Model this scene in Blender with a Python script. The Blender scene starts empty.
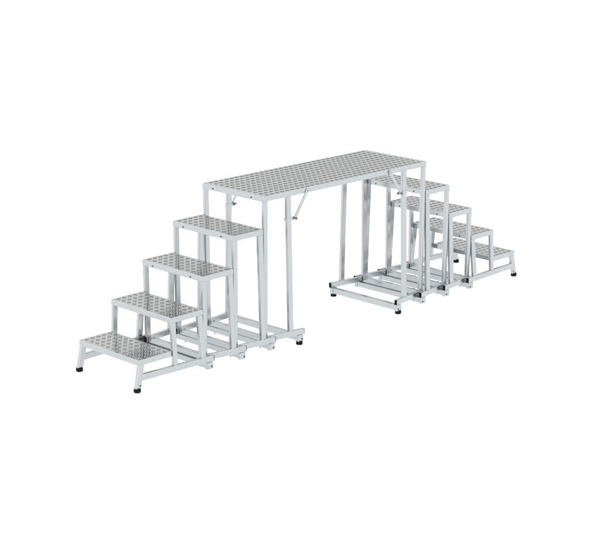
import bpy, bmesh, math, random
from mathutils import Vector, Matrix
random.seed(4)
S = bpy.context.scene
C = S.collection

# ------------------------------------------------------------------ dimensions (metres)
PITCH, RISE, H1 = 0.25, 0.20, 0.191      # step going, step rise, height of the lowest tread
LEN, W = 1.5094, 0.551                   # platform length, width of every tread
RIM = 0.034                              # height of the tread rim
RZ0, RZ1 = 0.065, 0.102                  # base rail bottom / top
RT = 0.021                               # tube wall to wall (thin side)

# ------------------------------------------------------------------ light (sine of elevation, brightness)
WORLD = [(-1.0, 1.0), (-0.03, 1.0), (0.0, 0.95), (0.32, 0.95), (0.50, 1.25), (0.74, 1.25), (0.86, 0.37), (1.0, 0.32)]
WSIDE, WSTR = 0.42, 1.5
BACKLIGHT = 0.72            # share of the floor shader that passes added light from below
# ------------------------------------------------------------------ materials
def nodes(name):
    m = bpy.data.materials.new(name); m.use_nodes = True
    nt = m.node_tree
    return m, nt, nt.nodes['Principled BSDF']

def aluminium(name, col, rough, metallic, var=0.05, scale=(60, 60, 6), bump=0.0):
    m, nt, b = nodes(name)
    tc = nt.nodes.new('ShaderNodeTexCoord')
    mp = nt.nodes.new('ShaderNodeMapping'); mp.inputs['Scale'].default_value = scale
    nz = nt.nodes.new('ShaderNodeTexNoise'); nz.inputs['Scale'].default_value = 1.0
    nz.inputs['Detail'].default_value = 4
    nt.links.new(tc.outputs['Object'], mp.inputs['Vector'])
    nt.links.new(mp.outputs['Vector'], nz.inputs['Vector'])
    r = nt.nodes.new('ShaderNodeMapRange')
    r.inputs['From Min'].default_value = 0.3; r.inputs['From Max'].default_value = 0.7
    r.inputs['To Min'].default_value = rough - 0.02; r.inputs['To Max'].default_value = rough + 0.02
    nt.links.new(nz.outputs['Fac'], r.inputs['Value'])
    nt.links.new(r.outputs['Result'], b.inputs['Roughness'])
    mx = nt.nodes.new('ShaderNodeMix'); mx.data_type = 'RGBA'
    mx.inputs['A'].default_value = (*[c * (1 - var) for c in col], 1)
    mx.inputs['B'].default_value = (*[min(1, c * (1 + var)) for c in col], 1)
    nt.links.new(nz.outputs['Fac'], mx.inputs['Factor'])
    nt.links.new(mx.outputs['Result'], b.inputs['Base Color'])
    b.inputs['Metallic'].default_value = metallic
    if bump:
        bp = nt.nodes.new('ShaderNodeBump'); bp.inputs['Strength'].default_value = bump
        bp.inputs['Distance'].default_value = 0.0004
        nt.links.new(nz.outputs['Fac'], bp.inputs['Height'])
        nt.links.new(bp.outputs['Normal'], b.inputs['Normal'])
    return m

M_FRAME = aluminium('mill_aluminium', (0.462, 0.484, 0.497), 0.20, 0.9, 0.03, (30, 30, 12))
M_PLATE = aluminium('chequer_plate', (0.572, 0.580, 0.578), 0.15, 1.0, 0.05, (25, 25, 25))
M_STEEL = aluminium('zinc_steel', (0.42, 0.42, 0.42), 0.35, 1.0, 0.08, (200, 200, 200))
M_SCREW = aluminium('dark_zinc_steel', (0.16, 0.16, 0.165), 0.35, 1.0, 0.08, (200, 200, 200))
def plain(name, col, rough, spec=0.5):
    m, nt, b = nodes(name)
    nz = nt.nodes.new('ShaderNodeTexNoise'); nz.inputs['Scale'].default_value = 120
    mx = nt.nodes.new('ShaderNodeMix'); mx.data_type = 'RGBA'
    mx.inputs['A'].default_value = (*[c * .85 for c in col], 1)
    mx.inputs['B'].default_value = (*[min(1, c * 1.1) for c in col], 1)
    nt.links.new(nz.outputs['Fac'], mx.inputs['Factor'])
    nt.links.new(mx.outputs['Result'], b.inputs['Base Color'])
    b.inputs['Roughness'].default_value = rough
    b.inputs['Specular IOR Level'].default_value = spec
    return m
M_BLACK = plain('black_rubber', (0.006, 0.006, 0.0065), 0.7, 0.12)
M_HOLE = plain('dark_bolt', (0.015, 0.015, 0.016), 0.6, 0.2)
# white floor made translucent: added world light from below washes out its shadows
M_FLOOR = plain('white_translucent_floor', (0.93, 0.93, 0.93), 0.9, 0.0)
_nt = M_FLOOR.node_tree
_tr = _nt.nodes.new('ShaderNodeBsdfTranslucent'); _tr.inputs['Color'].default_value = (0.95, 0.95, 0.95, 1)
_mx = _nt.nodes.new('ShaderNodeMixShader'); _mx.inputs['Fac'].default_value = BACKLIGHT
_nt.links.new(_nt.nodes['Principled BSDF'].outputs['BSDF'], _mx.inputs[1])
_nt.links.new(_tr.outputs['BSDF'], _mx.inputs[2])
_nt.links.new(_mx.outputs['Shader'], _nt.nodes['Material Output'].inputs['Surface'])

# ------------------------------------------------------------------ mesh helpers
def obj(name, bm, mat, parent=None, smooth=False):
    me = bpy.data.meshes.new(name)
    bmesh.ops.recalc_face_normals(bm, faces=bm.faces)
    bm.to_mesh(me); bm.free()
    me.materials.append(mat)
    if smooth:
        for p in me.polygons: p.use_smooth = True
    o = bpy.data.objects.new(name, me); C.objects.link(o)
    if parent: o.parent = parent
    return o

def hexa(bm, pts, bevel=0.0025, seg=2):
    """solid from 8 corners: 4 of one end (in order), 4 of the other"""
    t = bmesh.new()
    v = [t.verts.new(p) for p in pts]
    for f in ((0, 1, 2, 3), (7, 6, 5, 4), (0, 4, 5, 1), (1, 5, 6, 2), (2, 6, 7, 3), (3, 7, 4, 0)):
        t.faces.new([v[i] for i in f])
    bmesh.ops.recalc_face_normals(t, faces=t.faces)
    if bevel:
        bmesh.ops.bevel(t, geom=list(t.edges), offset=bevel, segments=seg, profile=0.5, affect='EDGES')
    me = bpy.data.meshes.new('tmp'); t.to_mesh(me); t.free()
    bm.from_mesh(me); bpy.data.meshes.remove(me)

def box(bm, x0, x1, y0, y1, z0, z1, bevel=0.0025, seg=2):
    hexa(bm, [(x0, y0, z0), (x1, y0, z0), (x1, y1, z0), (x0, y1, z0),
              (x0, y0, z1), (x1, y0, z1), (x1, y1, z1), (x0, y1, z1)], bevel, seg)

def cyl(bm, a, b, r, n=16, r2=None):
    a, b = Vector(a), Vector(b)
    d = b - a
    q = d.to_track_quat('Z', 'Y').to_matrix().to_4x4()
    bmesh.ops.create_cone(bm, cap_ends=True, segments=n, radius1=r, radius2=r if r2 is None else r2,
                          depth=d.length, matrix=Matrix.Translation((a + b) / 2) @ q)

class Side:
    """maps the left stair's x to the left (mirror=False) or the right stair"""
    def __init__(s, mirror): s.m = mirror
    def X(s, x): return LEN - x if s.m else x
    def P(s, p): return (s.X(p[0]), p[1], p[2])
    def box(s, bm, x0, x1, *a, **k):
        x0, x1 = sorted((s.X(x0), s.X(x1))); box(bm, x0, x1, *a, **k)
    def hexa(s, bm, pts, *a, **k): hexa(bm, [s.P(p) for p in pts], *a, **k)

# ------------------------------------------------------------------ the thing
root = bpy.data.objects.new('step_platform', None); C.objects.link(root)
root.empty_display_size = 0.3
root['label'] = 'silver aluminium bridging platform with four chequer plate steps down at each end'
root['category'] = 'step platform'

def rim_bm(x0, x1, z1):
    """hollow rim of flat bar, the tread plate lies in it"""
    bm = bmesh.new()
    y = W / 2; t = 0.006; z0 = z1 - RIM
    loop_o = [(x0, -y), (x1, -y), (x1, y), (x0, y)]
    loop_i = [(x0 + t, -y + t), (x1 - t, -y + t), (x1 - t, y - t), (x0 + t, y - t)]
    vo = [[bm.verts.new((*p, z)) for p in loop_o] for z in (z0, z1)]
    vi = [[bm.verts.new((*p, z)) for p in loop_i] for z in (z0, z1)]
    vert_edges = []
    for i in range(4):
        j = (i + 1) % 4
        bm.faces.new([vo[0][i], vo[0][j], vo[1][j], vo[1][i]])
        bm.faces.new([vi[0][j], vi[0][i], vi[1][i], vi[1][j]])
        bm.faces.new([vo[1][i], vo[1][j], vi[1][j], vi[1][i]])
        bm.faces.new([vo[0][j], vo[0][i], vi[0][i], vi[0][j]])
    bm.edges.ensure_lookup_table()
    ed = [e for e in bm.edges if all(v in vo[0] + vo[1] for v in e.verts)]
    bmesh.ops.bevel(bm, geom=ed, offset=0.0028, segments=3, profile=0.5, affect='EDGES')
    return bm

def plate_bm(x0, x1, z1):
    """chequer plate: sheet with raised bars in fives, the groups turned at right angles to each other"""
    bm = bmesh.new()
    t = 0.0066; y = W / 2 - t; xa, xb = x0 + t, x1 - t
    zt = z1 - 0.0010
    box(bm, xa, xb, -y, y, zt - 0.003, zt, bevel=0)
    ga, gb = 0.0440, 0.0500            # pitch of the pattern along and across the stair
    L, wd, h = 0.0162, 0.0033, 0.0023
    dl = math.hypot(ga, gb)
    ux, uy = ga / dl, gb / dl
    cx = (xa + xb) / 2
    n = int((xb - xa) / ga) + 2; q = int(y / gb) + 2
    for i in range(-n, n + 1):
        for j in range(-2 * q, 2 * q + 1):
            if (i + j) % 2: continue
            gx, gy = cx + i * ga / 2, j * gb / 2
            # rows alternate between the two diagonals
            dx, dy = (ux, -uy) if i % 2 == 0 else (ux, uy)
            for k in (-0.5, 0.5):
                off = k * 0.0140
                px, py = gx - dy * off, gy + dx * off
                room = min((min(px - xa, xb - px) - .001) / ux, (min(py + y, y - py) - .001) / uy)
                l = min(L, room)
                if l < 0.004: continue
                nx, ny = -dy, dx
                pts = [(-l, 0), (-l * .6, wd), (l * .6, wd), (l, 0), (l * .6, -wd), (-l * .6, -wd)]
                base = [bm.verts.new((px + a * dx + b * nx, py + a * dy + b * ny, zt)) for a, b in pts]
                r0 = bm.verts.new((px - l * .68 * dx, py - l * .68 * dy, zt + h))
                r1 = bm.verts.new((px + l * .68 * dx, py + l * .68 * dy, zt + h))
                bm.faces.new([base[1], base[2], r1, r0][::-1]); bm.faces.new([base[4], base[5], r0, r1][::-1])
                bm.faces.new([base[0], base[1], r0][::-1]); bm.faces.new([base[5], base[0], r0][::-1])
                bm.faces.new([base[2], base[3], r1][::-1]); bm.faces.new([base[3], base[4], r1][::-1])
    return bm

def leg_bm(sd, xt, xb, wx, yt, yb, ztop, zbot):
    """tube leg; xt/xb = front edge at top/bottom, yt/yb = outer face (signed) at top/bottom"""
    bm = bmesh.new()
    s = 1 if yt > 0 else -1
    def ring(x, y, z): return [(x, y, z), (x + wx, y, z), (x + wx, y - s * RT, z), (x, y - s * RT, z)]
    sd.hexa(bm, ring(xb, yb, zbot) + ring(xt, yt, ztop), bevel=0.003, seg=2)
    return bm

def disc(parent, name, p, axis, r, depth, mat, n=14):
    bm = bmesh.new(); a = Vector(axis)
    cyl(bm, Vector(p) - a * 0.001, Vector(p) + a * depth, r, n)
    return obj(name, bm, mat, parent)

def rim_bolts(parent, x, out, z, ys=(-0.167, 0.175)):
    for y in ys:
        disc(parent, 'bolt', (x, y, z), (out, 0, 0), 0.0048, 0.0015, M_HOLE)

def rubber_foot(parent, sd, x, y, tilt=0.0):
    bm = bmesh.new()
    prof = [(0.0185, 0.0), (0.0205, 0.002), (0.0212, 0.008), (0.0210, 0.020), (0.0202, 0.0232)]
    n = 24; rings = []
    for r, z in prof:
        rings.append([bm.verts.new((sd.X(x + tilt * z) + r * math.cos(2 * math.pi * i / n) * 1.02,
                                    y + r * math.sin(2 * math.pi * i / n), z)) for i in range(n)])
    for a, b in zip(rings, rings[1:]):
        for i in range(n): bm.faces.new([a[i], a[(i + 1) % n], b[(i + 1) % n], b[i]])
    bm.faces.new(rings[0][::-1]); bm.faces.new(rings[-1])
    return obj('rubber_foot', bm, M_BLACK, parent, True)

LEG = 0.036
def rail_y(rel):             # outer face of a nested base rail, rel metres behind its step's front edge
    return 0.267 + (0.3115 - 0.267) * rel / 0.318

def end_trim(sd, s, feet):   # this one rail end is sawn a little shorter
    return 0.009 if (feet and s > 0 and not sd.m) else 0.0

def base_frame(sd, x0, feet):
    """one nested base frame: two rails splayed in plan, front and rear cross bars, hanging brackets"""
    bm = bmesh.new()
    e = 0.315
    for s in (-1, 1):
        def sec(rel): return [(x0 + rel, s * rail_y(rel), RZ0), (x0 + rel, s * (rail_y(rel) - RT), RZ0),
                              (x0 + rel, s * (rail_y(rel) - RT), RZ1), (x0 + rel, s * rail_y(rel), RZ1)]
        sd.hexa(bm, sec(0.0) + sec(e - end_trim(sd, s, feet)), 0.0025, 2)
        # bracket under the rear end of the rail
        yo = s * (rail_y(0.29) + 0.0012); yi = s * (rail_y(0.29) - RT - 0.004)
        y0, y1 = sorted((yo, yi))
        sd.box(bm, x0 + 0.266, x0 + 0.312, y0, y1, 0.021, RZ0 - 0.001, bevel=0.003)
    ya = rail_y(0.29) - RT - 0.0045
    sd.box(bm, x0 + 0.269, x0 + 0.309, -ya, ya, 0.026, RZ0 - 0.003, bevel=0.0025)       # rear bar
    yb = rail_y(0.0) - RT - 0.0005
    sd.box(bm, x0 + 0.014, x0 + 0.044, -yb, yb, RZ0 + 0.001, RZ1 - 0.0015, bevel=0.0025)  # front bar
    f = obj('base_frame', bm, M_FRAME, root)
    frame_fittings(sd, f, x0 + e, lambda x: rail_y(x - x0), feet)
    for s in (-1, 1):
        # black cap in the front end
        t = bmesh.new()
        yo = rail_y(0) - 0.0008; y0, y1 = sorted((s * yo, s * (yo - RT + 0.0016)))
        sd.box(t, x0 - 0.0045, x0 - 0.0005, y0, y1, RZ0 + .001, RZ1 - .001, bevel=0.001)
        obj('end_cap', t, M_BLACK, f)
        # bolts that clamp the front bar down
        t = bmesh.new()
        cyl(t, sd.P((x0 + 0.029, s * 0.212, RZ1 - 0.002)), sd.P((x0 + 0.029, s * 0.212, RZ1 + 0.0045)), 0.0065, 6)
        obj('bolt', t, M_STEEL, f)
        t = bmesh.new()
        cyl(t, sd.P((x0 + 0.029, s * 0.207, 0.0265)), sd.P((x0 + 0.029, s * 0.207, 0.012)), 0.0052, 10, 0.004)
        obj('bolt', t, M_STEEL, f)
    return f

def frame_fittings(sd, f, xe, yfun, feet):
    for s in (-1, 1):
        t = bmesh.new()
        yo = yfun(xe) - 0.0005; y0, y1 = sorted((s * yo, s * (yo - RT + 0.001)))
        xc = xe - end_trim(sd, s, feet)
        sd.box(t, xc + 0.0003, xc + 0.004, y0, y1, RZ0 + .0008, RZ1 - .0008, bevel=0.001)
        obj('end_cap', t, M_BLACK, f)
        disc(f, 'bolt', (sd.X(xe - 0.017), s * (yfun(xe - .028) + 0.0012), 0.036), (0, s, 0), 0.0055, 0.0016, M_HOLE)
        if feet:
            rubber_foot(f, sd, xe - 0.029, s * (yfun(xe - .03) - RT / 2))

def lowest_frame(sd):
    """base of the two lowest steps"""
    x0, xe = -0.992, -0.446
    def yf(x): return 0.2765 + (0.306 - 0.2765) * (x - x0) / (xe - x0)
    bm = bmesh.new()
    for s in (-1, 1):
        def sec(x): return [(x, s * yf(x), RZ0), (x, s * (yf(x) - RT), RZ0), (x, s * (yf(x) - RT), RZ1 + .001), (x, s * yf(x), RZ1 + .001)]
        sd.hexa(bm, sec(x0) + sec(xe), 0.0025, 2)
        y0, y1 = sorted((s * (yf(xe - .03) + .0012), s * (yf(xe - .03) - RT - .004)))
        sd.box(bm, xe - 0.052, xe - 0.006, y0, y1, 0.021, RZ0 - 0.001, bevel=0.003)
    ya = yf(xe - .03) - RT - .0045
    sd.box(bm, xe - 0.049, xe - 0.009, -ya, ya, 0.026, RZ0 - 0.003, bevel=0.0025)
    f = obj('base_frame', bm, M_FRAME, root)
    frame_fittings(sd, f, xe, yf, False)
    return f, yf

def step(sd, k):
    """k = 1 lowest ... 4"""
    xf = -(5 - k) * PITCH; z = H1 + (k - 1) * RISE
    a, b = sorted((sd.X(xf), sd.X(xf + PITCH - 0.0012)))
    st = obj('step', rim_bm(a, b, z), M_FRAME, root)
    obj('tread_plate', plate_bm(a, b, z), M_PLATE, st)
    yt = W / 2 - 0.0012
    zt = z - RIM + 0.0005
    if k == 1:
        f, yf = lowest_frame(sd)
        for s in (-1, 1):
            obj('leg', leg_bm(sd, xf + 0.003, xf - 0.026, 0.040, s * yt, s * (yt + 0.004), zt, 0.0215), M_FRAME, st)
            rubber_foot(st, sd, xf - 0.009, s * (yt + 0.004 - RT / 2))
            disc(st, 'bolt', (sd.X(xf + 0.006), s * (yt + 0.0036), 0.038), (0, s, 0), 0.0045, 0.0016, M_HOLE)
        return st
    for s in (-1, 1):
        for rel, wx in ((0.0025, LEG - 0.002), (0.207, 0.039)):
            if k == 2:
                x = xf + rel; yb = 0.2765 + (0.306 - 0.2765) * (x + .015 + 0.992) / 0.546; zb = RZ1 + .0005
            else:
                yb = rail_y(rel + .015); zb = RZ1 - .0005
            obj('leg', leg_bm(sd, xf + rel, xf + rel, wx, s * yt, s * (yb - .0006), zt, zb), M_FRAME, st)
    ex = 1 if sd.m else -1
    if k >= 3: rim_bolts(st, sd.X(xf), ex, z - 0.021)
    if sd.m: rim_bolts(st, sd.X(xf + PITCH - .0012), -ex, z - 0.021)
    return st

# ------------------------------------------------------------------ build both stairs
for mirror in (False, True):
    sd = Side(mirror)
    for k in (1, 2, 3, 4):
        step(sd, k)
    for k in (3, 4):
        base_frame(sd, -(5 - k) * PITCH, False)
    base_frame(sd, 0.0, True)

# ------------------------------------------------------------------ the platform across the top
ZP = H1 + 4 * RISE
deck = obj('platform', rim_bm(0.0, LEN, ZP), M_FRAME, root)
obj('tread_plate', plate_bm(0.0, LEN, ZP), M_PLATE, deck)
rim_bolts(deck, 0.0, -1, ZP - 0.020); rim_bolts(deck, LEN, 1, ZP - 0.020)
for mirror in (False, True):
    sd = Side(mirror)
    yt = W / 2 - 0.0012
    for s in (-1, 1):
        for rel, wx in ((0.004, LEG - 0.002), (0.199, 0.038)):
            obj('leg', leg_bm(sd, rel, rel, wx, s * yt, s * (rail_y(rel + .015) - .0006), ZP - RIM + .0005, RZ1 - .0005), M_FRAME, deck)
        # folding brace from the rim down to a collar on the inner leg
        zc = 0.815
        frac = (ZP - RIM - zc) / (ZP - RIM - RZ1)
        yl = s * (yt + (rail_y(.214) - yt) * frac)          # leg's outer face at the collar
        bm = bmesh.new()
        w2 = 0.0095
        A = Vector((0.372, s * (W / 2 + 0.001), ZP - 0.018)); B = Vector((0.262, yl + s * 0.001, zc + 0.004))
        d = (B - A).normalized(); nrm = Vector((0, s, 0)); side = d.cross(nrm).normalized()
        th = 0.009
        A2 = A - d * 0.010
        def quad(p): return [p - side * w2, p + side * w2, p + side * w2 + nrm * th, p - side * w2 + nrm * th]
        sd.hexa(bm, [tuple(v) for v in quad(A2) + quad(B)], 0.002, 2)
        br = obj('brace', bm, M_FRAME, root)
        bm = bmesh.new()
        cyl(bm, sd.P(A + nrm * (th - .001)), sd.P(A + nrm * (th + 0.003)), 0.006, 12)
        obj('bolt', bm, M_STEEL, br)
        # collar round the leg with its lug and wing screw
        bm = bmesh.new()
        y0, y1 = sorted((yl + s * 0.0025, yl - s * (RT + 0.0025)))
        sd.box(bm, 0.1955, 0.2405, y0, y1, zc - 0.012, zc + 0.012, bevel=0.0015)
        y0, y1 = sorted((yl + s * 0.0005, yl - s * 0.012))
        sd.box(bm, 0.2408, 0.276, y0, y1, zc - 0.010, zc + 0.010, bevel=0.003)
        cl = obj('clamp', bm, M_FRAME, br)
        bm = bmesh.new()
        cyl(bm, sd.P((0.264, yl + s * (th + .0005), zc)), sd.P((0.264, yl + s * (th + 0.008), zc)), 0.008, 12)
        cyl(bm, sd.P((0.264, yl - s * 0.0125, zc)), sd.P((0.264, yl - s * 0.021, zc)), 0.007, 6)
        cyl(bm, sd.P((0.277, yl - s * 0.006, zc)), sd.P((0.287, yl - s * 0.006, zc)), 0.006, 12)
        obj('screw', bm, M_SCREW, br)

# ------------------------------------------------------------------ floor, light, world
bm = bmesh.new()
bmesh.ops.create_circle(bm, cap_ends=True, segments=96, radius=90)
fl = obj('floor', bm, M_FLOOR); fl['kind'] = 'structure'

w = bpy.data.worlds.new('World'); S.world = w; w.use_nodes = True
nt = w.node_tree; bg = nt.nodes['Background']
# made-up gradient to shape reflections: bright middle band, dimmer horizon, dark top
tc = nt.nodes.new('ShaderNodeTexCoord'); sx = nt.nodes.new('ShaderNodeSeparateXYZ')
cr = nt.nodes.new('ShaderNodeValToRGB')
nt.links.new(tc.outputs['Generated'], sx.inputs['Vector'])
zm = nt.nodes.new('ShaderNodeMapRange'); zm.inputs['From Min'].default_value = -1
nt.links.new(sx.outputs['Z'], zm.inputs['Value'])
nt.links.new(zm.outputs['Result'], cr.inputs['Fac'])
el = cr.color_ramp.elements
el[0].position = (WORLD[0][0] + 1) / 2; el[0].color = (*[WORLD[0][1]] * 3, 1)
el[1].position = (WORLD[-1][0] + 1) / 2; el[1].color = (*[WORLD[-1][1]] * 3, 1)
for p_, c_ in WORLD[1:-1]:
    e_ = el.new((p_ + 1) / 2); e_.color = (c_, c_, c_, 1)
sd_ = nt.nodes.new('ShaderNodeMapRange')           # a little brighter from the stair's near end
sd_.inputs['From Min'].default_value = -1; sd_.inputs['From Max'].default_value = 1
sd_.inputs['To Min'].default_value = 1 + WSIDE; sd_.inputs['To Max'].default_value = 1 - WSIDE
dt = nt.nodes.new('ShaderNodeVectorMath'); dt.operation = 'DOT_PRODUCT'
dt.inputs[1].default_value = (0.80, 0.60, 0)
nt.links.new(tc.outputs['Generated'], dt.inputs[0])
nt.links.new(dt.outputs['Value'], sd_.inputs['Value'])
ml = nt.nodes.new('ShaderNodeVectorMath'); ml.operation = 'SCALE'
nt.links.new(cr.outputs['Color'], ml.inputs[0]); nt.links.new(sd_.outputs['Result'], ml.inputs['Scale'])
nt.links.new(ml.outputs['Vector'], bg.inputs['Color'])
bg.inputs['Strength'].default_value = WSTR

# ------------------------------------------------------------------ camera (solved from the photograph)
cam = bpy.data.cameras.new('camera'); co = bpy.data.objects.new('camera', cam); C.objects.link(co)
yaw, pit, roll = 0.7787, -0.2673, 0.0008
F = Vector((math.cos(pit) * math.cos(yaw), math.cos(pit) * math.sin(yaw), math.sin(pit)))
R = F.cross(Vector((0, 0, 1))).normalized(); U = R.cross(F)
R, U = R * math.cos(roll) + U * math.sin(roll), U * math.cos(roll) - R * math.sin(roll)
m = Matrix((R, U, -F)).transposed().to_4x4(); m.translation = Vector((-6.6791, -7.1745, 3.1642))
co.matrix_world = m
cam.sensor_width = 36; cam.sensor_fit = 'HORIZONTAL'; cam.lens = 1636.99 / 600 * 36
cam.clip_start = 0.1; cam.clip_end = 500
S.camera = co

S.render.engine = 'CYCLES'
S.view_settings.view_transform = 'Standard'; S.view_settings.look = 'None'
S.view_settings.exposure = 0; S.view_settings.gamma = 1
S.cycles.max_bounces = 10
